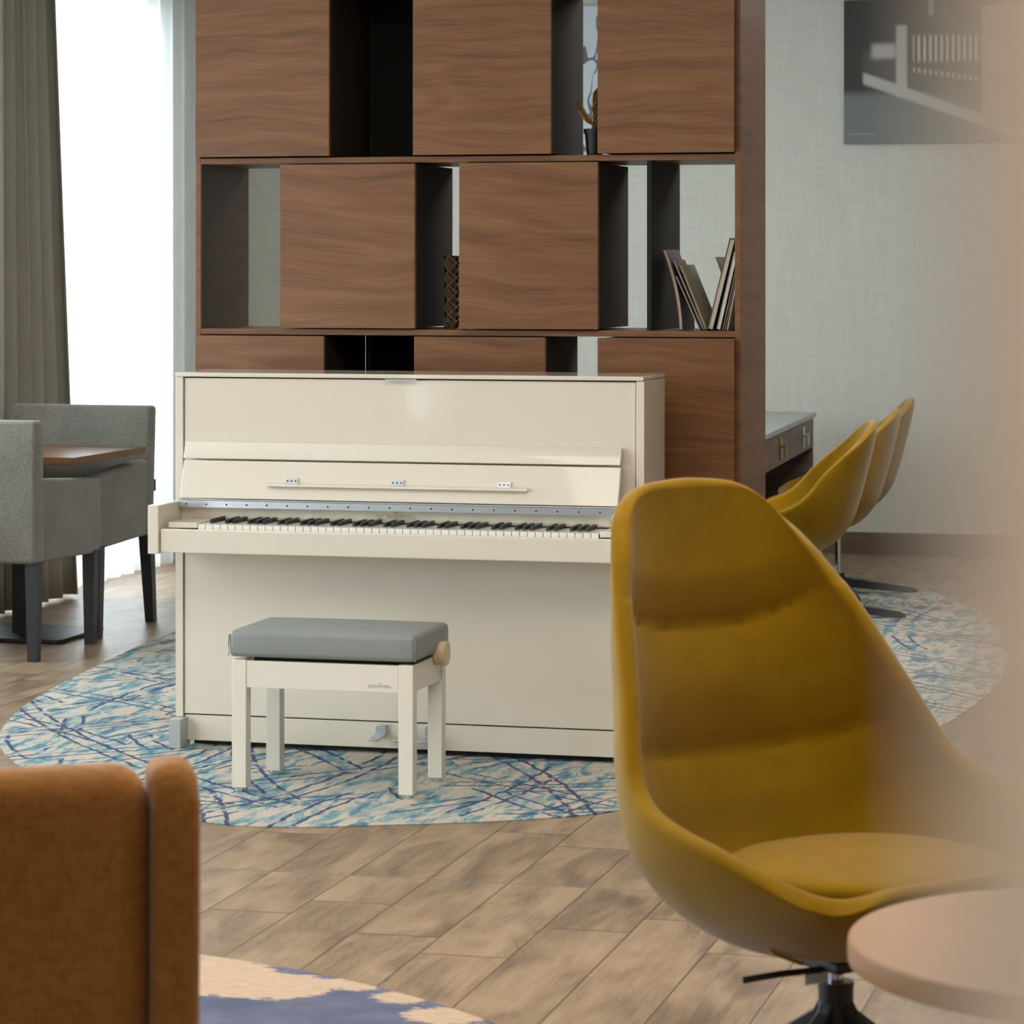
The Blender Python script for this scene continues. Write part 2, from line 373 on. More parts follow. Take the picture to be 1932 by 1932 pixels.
# ------------------------------------------------------------------ upright piano
P = thing('upright_piano', 'glossy ivory upright piano with open lid showing its keyboard', 'piano', (-2.64, 9.0, 0.003))
X0, X1, PY, PB = -3.386, -1.894, 8.86, 9.164
RZ = .008
obj('side_panel', BX(X0, X0+.025, PY, PB, .094, 1.152, bev=.002), ivory, P)
obj('side_panel', BX(X1-.025, X1, PY, PB, .094, 1.152, bev=.002), ivory, P)
obj('back_panel', BX(X0+.025, X1-.025, PB-.02, PB, .03, 1.15), ivory, P)
lid = obj('top_lid', BX(X0+.001, X1-.001, PY-.006, PB+.004, 1.153, 1.166, bev=.003), ivory, P)
obj('lid_handle', BX(-2.70, -2.60, PY-.012, PY-.004, 1.146, 1.151, bev=.001), steel, lid)
obj('front_panel', BX(X0+.028, X1-.028, PY+.006, PY+.026, .77, 1.149, bev=.003), ivory, P)
obj('lower_panel', BX(X0+.028, X1-.028, PY+.006, PY+.026, .104, .63, bev=.002), ivory, P)
obj('base_board', BX(X0+.028, X1-.028, PY+.01, PY+.04, .021, .100, bev=.002), ivory, P)
obj('shadow_joint', BX(X0+.025, X1-.025, PY+.03, PY+.04, .03, .64), gap, P)
# toe blocks
for xa in (X0, X1-.0375):
    obj('toe_block', BX(xa, xa+.0375, 8.805, PY+.03, .0035, .093, bev=.0015), toe_m, P)
obj('floor_sill', BX(X0+.04, X1-.04, PY+.06, PB-.02, .0035, .03), near_black, P)
# key bed
obj('key_bed', BX(X0+.035, X1-.035, 8.654, PY+.006, .63, .691), ivory, P)
for xa, xb in ((X0, X0+.035), (X1-.047, X1-.012)):
    obj('arm', prism(new(), [(8.624, .622), (PY, .622), (PY, .770), (8.624, .770)], 'x', xa, xb, bev=.003), ivory, P)
obj('key_slip', BX(X0+.038, X1-.05, 8.632, 8.652, .627, .6985, bev=.004), ivory, P)
obj('key_block', BX(X0+.055, -3.237, 8.655, 8.80, .70, .7175, bev=.003), ivory, P)
obj('key_block', BX(-1.984, X1-.052, 8.655, 8.80, .70, .7175, bev=.003), ivory, P)
obj('name_board', prism(new(), [(8.822, .70), (8.842, .70), (8.842, .752), (8.812, .752)], 'x', X0+.036, X1-.048), ivory, P)
KX0, KW = -3.235, 1.2485/52
for i in range(52):
    obj('white_key', BX(KX0+i*KW+.0009, KX0+(i+1)*KW-.0009, 8.655, 8.82, .692, .7125, bev=.001, seg=1), keywhite, P)
# gaps after A,C,D,F,G hold black keys; the keyboard starts on A
names = 'ABCDEFG'
for i in range(51):
    if names[i % 7] in 'ACDFG':
        xc = KX0+(i+1)*KW
        bm = prism(new(), [(8.708, .7125), (8.822, .7125), (8.822, .7255), (8.714, .7245)], 'x', xc-.0055, xc+.0055, bev=.0012, seg=1)
        obj('black_key', bm, keyblack, P)
obj('felt_strip', BX(-3.236, -1.985, 8.812, 8.823, .71, .716), near_black, P)
obj('key_frame', BX(-3.236, -1.985, 8.662, 8.81, .700, .7085), near_black, P)
# hinge strip
h = obj('piano_hinge', prism(new(), [(8.792, .753), (8.797, .753), (8.797, .7735), (8.792, .7735)], 'x', X0+.037, X1-.05), steel, P)
for i in range(22):
    xs = X0+.062+i*.0655
    obj('screw', cyl(new(), (xs, 8.7905, .7625), (xs, 8.7925, .7625), .0026, n=10), charcoal, h)
obj('hinge_knuckle', cyl(new(), (X0+.037, 8.795, .7765), (X1-.05, 8.795, .7765), .003, n=12), steel, h)
obj('hinge_rail', BX(X0+.037, X1-.05, 8.797, PY+.006, .752, .772), ivory, P)
# fallboard, opened and folded back
FX0, FX1 = X0+.040, X1-.064
fb = obj('fallboard', prism(new(), [(8.787, .781), (8.807, .783), (8.848, .893), (8.828, .896)], 'x', FX0, FX1, bev=.003), ivory, P)
obj('folding_flap', prism(new(), [(8.826, .901), (8.850, .899), (8.866, .950), (8.846, .953)], 'x', FX0-.002, FX1-.002, bev=.003), ivory, fb)
m_l = obj('music_ledge', prism(new(), [(8.782, .822), (8.800, .819), (8.808, .8315), (8.785, .8285)], 'x', -3.06, -2.237, bev=.002), ivory, P)
for hx in (-2.985, -2.648, -2.312):
    b = prism(new(), [(8.7985, .830), (8.803, .830), (8.8085, .846), (8.8045, .847)], 'x', hx-.02, hx+.02)
    hh = obj('ledge_hinge', b, steel, m_l)
    b = new()
    for dx in (-.013, 0, .013): cyl(b, (hx+dx, 8.798, .839), (hx+dx, 8.806, .839), .002, n=8)
    obj('screws', b, charcoal, hh)
# pedals
for i, px in enumerate((-2.716, -2.640, -2.560)):
    b = new(); box(b, px-.0165, px+.0165, PY-.006, PY+.008, .062, .094, bev=.0012)
    prism(b, [(PY+.004, .060), (PY+.004, .067), (PY-.012, .067), (PY-.086, .0605), (PY-.086, .0555), (PY-.012, .060)], 'x', px-.016, px+.016, bev=.001)
    pd = obj('pedal', b, steel, P)
# lettering
tm = Matrix.Translation((-2.655, 8.812, .7265)) @ Matrix.Rotation(R(90+9), 4, 'X')
obj('lettering', text_bm('SCHIMMEL', .023, 1.25, tm), letter, P)
tm = Matrix.Translation((-1.978, 8.812, .728)) @ Matrix.Rotation(R(99), 4, 'X')
obj('model_mark', text_bm('C116', .012, 1.1, tm), letter, P)
def crown(cx, y, z, s, parent):
    b = new()
    pts = [(-1, 0), (1, 0), (1.25, 1.1), (.6, .55), (0, 1.25), (-.6, .55), (-1.25, 1.1)]
    prism(b, [(cx+a*s, z+q*s) for a, q in pts], 'y', y-.0006, y)
    obj('crown_emblem', b, letter, parent)
crown(-2.655, 8.8085, .745, .005, P)

# ------------------------------------------------------------------ piano bench
B = thing('piano_bench', 'ivory piano bench with grey leather cushion before the piano', 'bench', (-2.669, 8.30, 0.003))
bx0, bx1, by0, by1 = -2.937, -2.400, 8.131, 8.470
LW = .043
for xa in (bx0, bx1-LW):
    for ya in (by0, by1-LW):
        lg = obj('leg', BX(xa, xa+LW, ya, ya+LW, .014, .378 if ya == by0 else .378, bev=.002), ivory_satin, B)
        obj('foot_glide', cyl(new(), (xa+LW/2, ya+LW/2, .0035), (xa+LW/2, ya+LW/2, .0135), .019, n=20), chrome, lg)
ap = obj('apron', BX(bx0+LW+.001, bx1-LW-.001, by0+.002, by0+.022, .300, .376, bev=.001), ivory_satin, B)
obj('apron', BX(bx0+LW+.001, bx1-LW-.001, by1-.022, by1-.002, .300, .376, bev=.001), ivory_satin, B)
for xa in (bx0+.002, bx1-.022):
    obj('apron', BX(xa, xa+.02, by0+LW+.001, by1-LW-.001, .300, .376, bev=.001), ivory_satin, B)
obj('lift_mechanism', BX(bx0+.05, bx1-.03, by0+.05, by1-.06, .365, .386), charcoal, B)
def cushion(x0, x1, y0, y1, z0, z1, r, puff=.006):
    bm = new(); box(bm, x0, x1, y0, y1, z0, z1, bev=r, seg=5)
    bmesh.ops.subdivide_edges(bm, edges=[e for e in bm.edges if e.calc_length() > .1], cuts=8, use_grid_fill=True)
    for v in bm.verts:
        u = (v.co.x-x0)/(x1-x0)*2-1; w_ = (v.co.y-y0)/(y1-y0)*2-1
        if v.co.z > (z0+z1)/2: v.co.z += puff*(1-u*u)*(1-w_*w_)
    return bm
cu = obj('seat_cushion', cushion(-2.945, -2.390, 8.124, 8.474, .386, .462, .016, .008), leather, B)
b = new(); tube(b, [(-2.391, 8.126, .39), (-2.3905, 8.1255, .42), (-2.392, 8.128, .45)], .002, 8); tube(b, [(-2.944, 8.126, .39), (-2.9445, 8.1255, .42), (-2.943, 8.128, .45)], .002, 8)
obj('seam_piping', b, leather, cu)
b = new(); cyl(b, (-2.400, 8.372, .384), (-2.3865, 8.372, .384), .035, n=40); cyl(b, (-2.3855, 8.372, .384), (-2.368, 8.372, .384), .035, n=40); cyl(b, (-2.40, 8.372, .384), (-2.375, 8.372, .384), .032, n=30)
obj('height_knob', b, Mat('maple_lacquer', (.66,.50,.33), .25).m, B)
tm = Matrix.Translation((-2.497, by0+.0015, .312)) @ Matrix.Rotation(R(90), 4, 'X')
obj('lettering', text_bm('SCHIMMEL', .0125, 1.25, tm), letter, B)
crown(-2.497, by0+.0015, .3225, .0028, B)

# ------------------------------------------------------------------ walnut shelf wall
S = thing('shelving_unit', 'tall walnut shelf wall with open niches behind the piano', 'shelf', (-2.6, 9.58, 0))
SX0, SX1, SY0, SY1, ZT = -3.503, -1.691, 9.35, 9.81, 2.405
for xa, xb in ((SX0, SX0+.018), (SX1-.018, SX1)):
    obj('side_panel', BX(xa, xb, SY0, SY1, 0.0035, ZT+.018, bev=.001), walnut if xa == SX0 else walnut, S)
for z in (2.405, 1.830, 1.273, .716, .159):
    obj('shelf_board', BX(SX0+.018, SX1-.018, SY0, SY1, z, z+.019, bev=.001), walnut, S)
obj('plinth', BX(SX0+.018, SX1-.018, SY0+.03, SY1-.02, .0035, .159), walnut_dark, S)
PR = .027
niche_shade_m = wood_mat('niche_shade_wood', [(p, tuple(c*.3 for c in col)) for p, col in WAL])  # walnut darkened to carry the shade inside the niche
strip_m = Mat('strip_grey_green', (.09,.11,.095), .5).m
def cube_box(x0, x1, z0, z1):
    f = obj('box_front', BX(x0, x1, SY0-PR, SY0-PR+.02, z0, z1, bev=.001), walnut, S)
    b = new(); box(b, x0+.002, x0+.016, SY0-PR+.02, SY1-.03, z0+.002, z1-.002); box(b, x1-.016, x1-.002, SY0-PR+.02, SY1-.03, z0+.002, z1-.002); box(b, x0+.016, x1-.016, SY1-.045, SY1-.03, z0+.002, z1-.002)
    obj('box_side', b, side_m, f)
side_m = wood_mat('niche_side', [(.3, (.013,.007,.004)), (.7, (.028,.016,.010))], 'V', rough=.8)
for (z0, z1) in ((1.853, 2.40), (.739, 1.270)):
    t = z0 > 1.5
    cube_box(-3.494, -3.034 if t else -3.052, z0, z1); cube_box(-2.752 if t else -2.748, -2.296 if t else -2.315, z0, z1); cube_box(-2.144, -1.706, z0, z1)
    # the left niche of these rows has a charcoal back and an inner upright
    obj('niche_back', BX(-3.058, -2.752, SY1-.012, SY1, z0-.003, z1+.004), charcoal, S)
    obj('niche_strip', BX(-3.046, -3.036, SY1-.028, SY1-.013, z0-.002, z1+.004), strip_m, S)
obj('niche_shade', BX(SX0+.018, SX0+.021, SY0+.001, SY1, 1.2925, 1.8295), niche_shade_m, S)  # thin sheet added over the walnut side panel, shade painted into its colour
cube_box(-3.202, -2.746, 1.296, 1.826); cube_box(-2.598, -2.143, 1.296, 1.826)
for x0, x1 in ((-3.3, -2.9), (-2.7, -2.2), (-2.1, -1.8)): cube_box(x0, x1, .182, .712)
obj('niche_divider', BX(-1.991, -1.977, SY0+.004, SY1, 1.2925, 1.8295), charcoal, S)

# decorations on the shelves
dark_gold = Mat('dark_gold', (.20,.115,.035), .4, metal=.8).m
def cactus(x, y, z, label, sc=1.0, lean=1):
    t = thing('potted_cactus', label, 'cactus', (x, y, z))
    b = lathe(new(), [(.024*sc, 0), (.030*sc, .07*sc), (.034*sc, .07*sc), (.034*sc, .085*sc), (.028*sc, .085*sc), (.026*sc, .078*sc)], (x, y, z+.0005), 28)
    obj('pot', b, near_black, t)
    for (pts, r) in (([(0,0,.075),(.006,0,.115),(.004,0,.15),(.006,0,.195),(.012,0,.215)], [.010,.012,.0125,.012,.004]),
                     ([(.0,0,.10),(-.022,0,.115),(-.045,0,.15),(-.052,0,.175)], [.007,.010,.011,.003])):
        b = new(); cnt = 24; P_ = []
        V = [Vector(p)*sc for p in pts]
        for i in range(len(V)-1):
            for k in range(cnt//len(V)+1): P_.append(V[i].lerp(V[i+1], k/(cnt//len(V)+1)))
        P_.append(V[-1]); m = len(P_)
        rad = []
        for i in range(m):
            f = i/(m-1)*(len(r)-1); a = int(min(f, len(r)-2)); rad.append((r[a]+(r[a+1]-r[a])*(f-a))*sc*(1+.07*math.sin(i*1.6)))
        # ribbed tube
        bb = bmesh.new(); rings = []
        for i, p in enumerate(P_):
            d = (P_[min(i+1, m-1)]-P_[max(i-1, 0)]).normalized(); q = d.to_track_quat('Z', 'Y')
            rings.append([bb.verts.new(Vector((x, y, z))+Vector((p.x*lean, p.y, p.z))+q@Vector((math.cos(a), math.sin(a), 0))*rad[i]*(1 if k % 2 else .72)) for k, a in enumerate([2*math.pi*j/16 for j in range(16)])])
        for A_, D_ in zip(rings, rings[1:]):
            for i in range(16): bb.faces.new((A_[i], A_[(i+1) % 16], D_[(i+1) % 16], D_[i]))
        bb.faces.new(rings[0][::-1]); bb.faces.new(rings[-1]); bmesh.ops.recalc_face_normals(bb, faces=bb.faces[:])
        obj('stem', bb, dark_gold, t, smooth=False)
cactus(-2.177, 9.42, 1.849, 'gold cactus ornament in a black pot on the upper shelf')
cactus(-2.748, 9.62, 1.849, 'dark cactus ornament in the black-backed upper niche', lean=-1)
# faceted vase
vx, vy, vz = -2.642, 9.44, 1.2922
b = new(); prof = []; bb = bmesh.new(); rings = []
rows = 10; hgt = .238
for i in range(rows+1):
    zz = hgt*i/rows; n = 10; rr_ = .040
    rings.append([bb.verts.new((vx+(rr_*(1.0 if (k+i) % 2 else .72))*math.cos(2*math.pi*k/n), vy+(rr_*(1.0 if (k+i) % 2 else .72))*math.sin(2*math.pi*k/n), vz+zz)) for k in range(n)])
for i, (A_, D_) in enumerate(zip(rings, rings[1:])):
    for k in range(10):
        a, b2, c2, d2 = A_[k], A_[(k+1) % 10], D_[(k+1) % 10], D_[k]
        if (k+i) % 2: bb.faces.new((a, b2, d2)); bb.faces.new((b2, c2, d2))
        else: bb.faces.new((a, b2, c2)); bb.faces.new((a, c2, d2))
bb.faces.new(rings[0][::-1])
bmesh.ops.recalc_face_normals(bb, faces=bb.faces[:])
vt = thing('faceted_vase', 'dark bronze faceted vase half hidden in the middle niche', 'vase', (vx, vy, vz))
obj('body', bb, Mat('dark_bronze', (.10,.075,.045), .35, metal=.7).m, vt, smooth=False)
b = new()
for i in range(rows):
    for k in range(10):
        if (k+i) % 2 == 0: continue
        p = Vector((vx+.0405*math.cos(2*math.pi*k/10), vy+.0405*math.sin(2*math.pi*k/10), vz+hgt*i/rows))
        for dk in (1, -1):
            kk = k+dk
            q = Vector((vx+.0405*math.cos(2*math.pi*kk/10), vy+.0405*math.sin(2*math.pi*kk/10), vz+hgt*(i+1)/rows))
            tube(b, [p, q], .0013, 6)
obj('lattice_lines', b, brass, vt)

# books
page_m = Mat('book_pages', (.58,.50,.40), .9).m; page_w = Mat('white_pages', (.72,.70,.64), .9).m
def book(xb, lean, h, th, dp, cover, pages, label, y0=9.43, bend=0.0, zoff=0.0, bow=0.0):
    """xb (at y 9.35): x of the bottom left corner, lean in degrees to the right; bend bows a floppy cover"""
    zb = 1.2925+zoff; xb -= .015
    t = thing('book', label, 'book', (xb, y0+dp/2, zb), group=None)
    a = R(lean); nseg = 12
    def pt(s_, w_):
        off = bend*math.sin(math.pi*s_/h*.9) if bend else 0
        off += bow*(s_/h)**2
        x = s_*math.sin(a)+off*math.cos(a)+w_*math.cos(a); z = s_*math.cos(a)-off*math.sin(a)-w_*math.sin(a)
        return x, z
    mnz = min(0, pt(0, th)[1], pt(0, 0)[1])
    def slab(w0, w1, s0, s1, ya, yb):
        P_ = [pt(s0+(s1-s0)*i/nseg, w0) for i in range(nseg+1)]+[pt(s1-(s1-s0)*i/nseg, w1) for i in range(nseg+1)]
        return prism(new(), [(xb+p[0], zb-mnz+p[1]) for p in P_], 'y', ya, yb)
    ct = .0016 if th > .004 else .0007
    bm = slab(0, ct, 0, h, y0, y0+dp); add(bm, slab(th-ct, th, 0, h, y0, y0+dp)); add(bm, slab(ct, th-ct, 0, h, y0+dp-.003, y0+dp))
    obj('cover', bm, cover, t)
    obj('pages', slab(ct+.0001, th-ct-.0001, .003, h-.003, y0+(.001 if th < .01 else .003), y0+dp-.004), pages, t)
    return t
cv = lambda n, c: Mat('cover_'+n, c, .5).m
gB = None
book(-1.888, -2, .258, .012, .20, cv('plum', (.14,.075,.105)), page_m, 'curved plum-covered book, leftmost on the shelf, leaning left', bow=-.045)
book(-1.822, -24.5, .190, .004, .18, cv('silver', (.20,.20,.19)), page_m, 'thin silver-edged booklet between the plum book and olive book')
book(-1.812, -23.5, .243, .006, .17, cv('slate', (.09,.09,.11)), page_m, 'slate grey topped book showing above the olive book')
book(-1.804, -22, .222, .008, .21, cv('olive', (.19,.17,.09)), Mat('tan_pages', (.42,.26,.12), .8).m, 'olive-covered book leaning left, front of the left group')
book(-1.797, 14, .297, .018, .19, cv('dark_grey', (.03,.027,.03)), page_m, 'tallest thick hardcover with cream pages leaning right')
book(-1.770, 13, .256, .015, .19, cv('black_grey', (.02,.018,.025)), page_w, 'second black-covered hardcover with white pages leaning right')
book(-1.7505, 12.5, .215, .0050, .18, cv('wine', (.10,.03,.045)), Mat('pink_pages', (.60,.44,.38), .8).m, 'thin wine red booklet right of the two hardcovers')
book(-1.7425, 12, .165, .0045, .17, cv('brown', (.10,.06,.035)), Mat('straw_pages', (.66,.52,.30), .8).m, 'thin brown booklet with straw yellow page edges')
book(-1.7345, 11, .150, .0030, .16, cv('white', (.75,.72,.65)), page_w, 'thinnest white booklet nearest the shelf side, rightmost')
book(-1.806, 5, .232, .0035, .16, cv('curled', (.13,.115,.09)), page_m, 'curled grey paperback flopping behind the tallest hardcover', y0=9.645, bend=.022, bow=-.034)

# ------------------------------------------------------------------ curtains
def curtain(y0, y1, x, amp, n, ztop, zbot, th, flare=0.0, seed=0, y1b=None):
    rnd = random.Random(seed); ph = [rnd.uniform(-.5, .5) for _ in range(n+2)]
    y1b = y1 if y1b is None else y1b
    def f(u, v):
        z = ztop+(zbot-ztop)*v; ye = y1+(y1b-y1)*v
        y = y0+(ye-y0)*u
        t = u*n; i = int(t); p = ph[i]*(1-(t-i))+ph[min(i+1, n+1)]*(t-i)
        a = amp*(.75+.25*v)
        xx = x+a*math.sin(2*math.pi*t+p)+.25*a*math.sin(4*math.pi*t+3*p+v)
        return (xx, y+.35*a*math.sin(4*math.pi*t), z)
    return grid(new(), f, n*18, 14)
def solid(o, t, off=0):
    m = o.modifiers.new('thickness', 'SOLIDIFY'); m.thickness = t; m.offset = off; return o
o = obj('curtain', curtain(11.85, 12.49, -5.365, .055, 6, 2.95, .02, 0, seed=3, y1b=12.79), drape_fab, angle=180); solid(o, .003)
tag(rebase(o), 'heavy grey-green drape gathered left of the bright window', 'curtain')
o = obj('sheer_curtain', curtain(12.0, 14.9, -5.49, .030, 17, 2.95, .006, 0, seed=5), sheer_m, angle=180)
tag(rebase(o), 'sheer white curtain glowing across the floor-length window', 'curtain')
box_b = BX(-5.52, -5.28, 11.3, 15.0, 2.955, 2.985)
struct('trim_2', box_b, frame_m)

# ------------------------------------------------------------------ grey armchairs and their table
def armchair(label, x0, x1, yb, yf, side, grp):
    """yb: outer back plane, yf: front of the arms; direction of facing is sign(yf-yb)"""
    d = 1 if yf > yb else -1
    t = thing('dining_armchair', label, 'chair', ((x0+x1)/2, (yb+yf)/2, 0), group=grp)
    Y = lambda a: yb+d*a
    L = abs(yf-yb)
    def pr(pts, xa, xb, bev, nm, mat):
        P_ = [(Y(a), z) for a, z in pts]
        return obj(nm, prism(new(), P_, 'x', xa, xb, bev=bev, seg=4), mat, t)
    # backrest leans slightly outwards at the top
    pr([(0.035, .372), (.13, .372), (.085, .912), (0.0, .912)] if side else [(0.0, .372), (.10, .372), (.085, .912), (0, .912)], x0, x1, .018, 'backrest', grey_fab)
    for xa in (x0+.004, x1-.079):
        pr([(.085, .374), (L-.012, .358), (L, .42), (L-.005, .655), (.085, .690)], xa, xa+.075, .016, 'arm', grey_fab)
    pr([(.10, .372), (L-.02, .362), (L-.015, .47), (.09, .47)], x0+.082, x1-.082, .014, 'seat', grey_fab)
    for xa, sx in ((x0+.028, -1), (x1-.028, 1)):
        for back in (True, False):
            ya = Y(.055 if back else L-.06); sp = -d*(.055 if back and side else .0 if back else 0)
            b = bmesh.new(); bmesh.ops.create_cube(b, size=1)
            for v in b.verts:
                tt = .5-v.co.z; wv = .052-.014*tt
                v.co = Vector((xa+v.co.x*wv, ya+v.co.y*wv+sp*tt*tt*1.0, .001 if v.co.z < 0 else .375))
            bm_ = new(); add(bm_, b); obj('leg', bm_, leg_m, t, smooth=False)
    return t
leg_m = Mat('anthracite_lacquer', (.035,.038,.045), .35, spec=.5).m
armchair('light grey woven armchair with its back to the camera, pushed to table', -5.225, -4.600, 10.566, 11.235, False, None)
ch = armchair('grey woven armchair facing the camera across the square table', -5.275, -4.640, 11.93, 11.275, True, None)
obj('fabric_tag', BX(-4.655, -4.652, 11.931, 11.946, .55, .60), near_black, ch)
T = thing('square_table', 'square walnut-topped table on a black pedestal between grey armchairs', 'table', (-4.98, 11.32, 0))
obj('tabletop', BX(-5.36, -4.600, 10.94, 11.70, .722, .752, bev=.002), table_wood, T)
obj('column', BX(-5.02, -4.94, 11.30, 11.38, .015, .722, bev=.003), black, T)
obj('support_plate', BX(-5.15, -4.81, 11.17, 11.51, .708, .722), black, T)
bp = prism(new(), [(-5.21, 11.12), (-4.75, 11.12), (-4.75, 11.12), (-4.735, 11.14), (-4.735, 11.57), (-4.75, 11.585), (-5.21, 11.585), (-5.225, 11.57), (-5.225, 11.14)], 'z', .004, .018)
obj('base_plate', bp, black, T)

# ------------------------------------------------------------------ yellow shell chairs
def interp(tab, t):
    n = len(tab)-1; f = t*n; i = min(int(f), n-1); g = f-i
    p0 = tab[max(i-1, 0)]; p1 = tab[i]; p2 = tab[i+1]; p3 = tab[min(i+2, n)]
    cr = lambda a, b, c_, d: .5*((2*b)+(c_-a)*g+(2*a-5*b+4*c_-d)*g*g+(3*b-a-3*c_+d)*g**3)
    return [cr(*z) for z in zip(p0, p1, p2, p3)] if isinstance(p0, tuple) else cr(p0, p1, p2, p3)
# centre line of each shell from seat front to top of the back: y, z, half width, rise of the sides
LOUNGE = [(-.305, .470, .25, .05), (-.28, .415, .30, .11), (-.19, .355, .335, .19), (-.07, .328, .36, .245), (.05, .326, .372, .27), (.16, .36, .37, .27), (.235, .44, .355, .25),
          (.28, .55, .332, .215), (.31, .67, .302, .175), (.34, .79, .272, .14), (.365, .90, .238, .105), (.385, .99, .205, .075), (.395, 1.05, .184, .05), (.40, 1.088, .162, .035)]
DESK = [(-.25, .47, .20, .04), (-.22, .44, .25, .09), (-.14, .41, .28, .14), (-.04, .395, .30, .18), (.06, .40, .31, .21), (.15, .43, .31, .23), (.215, .50, .30, .22),
        (.25, .59, .28, .19), (.275, .68, .255, .15), (.295, .76, .23, .11), (.31, .83, .20, .07), (.318, .88, .17, .04)]
LOUNGE = [(y, z+(.010 if z < .4 else 0), w_*.97, h) for y, z, w_, h in LOUNGE]
def shell_f(tab, seams=(), bulge=.0):
    def f(t, v):
        t = min(max(t, 0), 1)
        y, z, wd, h = interp(tab, t); e = 1e-3
        ph = R(6+76*(t*t*(3-2*t))); ny, nz = -math.sin(ph), math.cos(ph)      # the sides rise towards the sitter, turning slowly from up to forward
        a = v*math.pi/2*.92
        x = wd*math.sin(a)/math.sin(math.pi/2*.92); hh = h*(1-math.cos(a))**1.15
        b = 0
        if seams:
            se = sorted(q+.035*(v*v)*sg for q, sg in seams)
            d = min(abs(t-q) for q in se)
            b = bulge*(min(1, d/.06)**.45-1)*max(0, 1-abs(v)**6)
        return Vector((x, y+ny*(hh+b), z+nz*(hh+b)))
    return f
def shell_mesh(tab, seams, bulge, th, ns, nv):
    f = shell_f(tab, seams, bulge); g = shell_f(tab); A = .19
    def dom(i, j):
        p = i/ns*2-1; q = j/nv*2-1
        return (.5+.5*p*(1-A*q**4), q*(1-A*p**4))
    def nrm(t, v):
        e = 2e-3
        du = g(min(t+e, 1), v)-g(max(t-e, 0), v); dv = g(t, v+e)-g(t, v-e)
        return du.cross(dv).normalized()          # points away from the sitter or towards: fixed below
    b = bmesh.new(); inn = []; out = []
    sgn = 1 if nrm(.35, 0).z > 0 else -1
    for i in range(ns+1):
        ri, ro = [], []
        for j in range(nv+1):
            t, v = dom(i, j); P = f(t, v); N = nrm(t, v)*sgn
            ri.append(b.verts.new(P)); ro.append(b.verts.new(g(t, v)-N*th))
        inn.append(ri); out.append(ro)
    for i in range(ns):
        for j in range(nv):
            b.faces.new((inn[i][j], inn[i+1][j], inn[i+1][j+1], inn[i][j+1])); b.faces.new((out[i][j], out[i][j+1], out[i+1][j+1], out[i+1][j]))
    loop = [(i, 0) for i in range(ns)]+[(ns, j) for j in range(nv)]+[(i, nv) for i in range(ns, 0, -1)]+[(0, j) for j in range(nv, 0, -1)]
    n = len(loop); lips = [[], [], []]
    for k, (i, j) in enumerate(loop):
        t, v = dom(i, j); ii = min(max(i, 1), ns-1); jj = min(max(j, 1), nv-1)
        T = (inn[i][j].co-inn[ii][jj].co); T.normalize(); mid = (inn[i][j].co+out[i][j].co)/2; h_ = (inn[i][j].co-out[i][j].co)/2
        for m_, an in enumerate((45, 90, 135)):
            lips[m_].append(b.verts.new(mid+h_*math.cos(R(an))+T*th*.5*math.sin(R(an))))
    for k in range(n):
        k2 = (k+1) % n; a0, a1 = inn[loop[k][0]][loop[k][1]], inn[loop[k2][0]][loop[k2][1]]; o0, o1 = out[loop[k][0]][loop[k][1]], out[loop[k2][0]][loop[k2][1]]
        seq0 = [a0]+[l[k] for l in lips]+[o0]; seq1 = [a1]+[l[k2] for l in lips]+[o1]
        for x0, x1, y0, y1 in zip(seq0, seq0[1:], seq1, seq1[1:]): b.faces.new((x0, x1, y1, y0))
    bmesh.ops.recalc_face_normals(b, faces=b.faces[:])
    return b
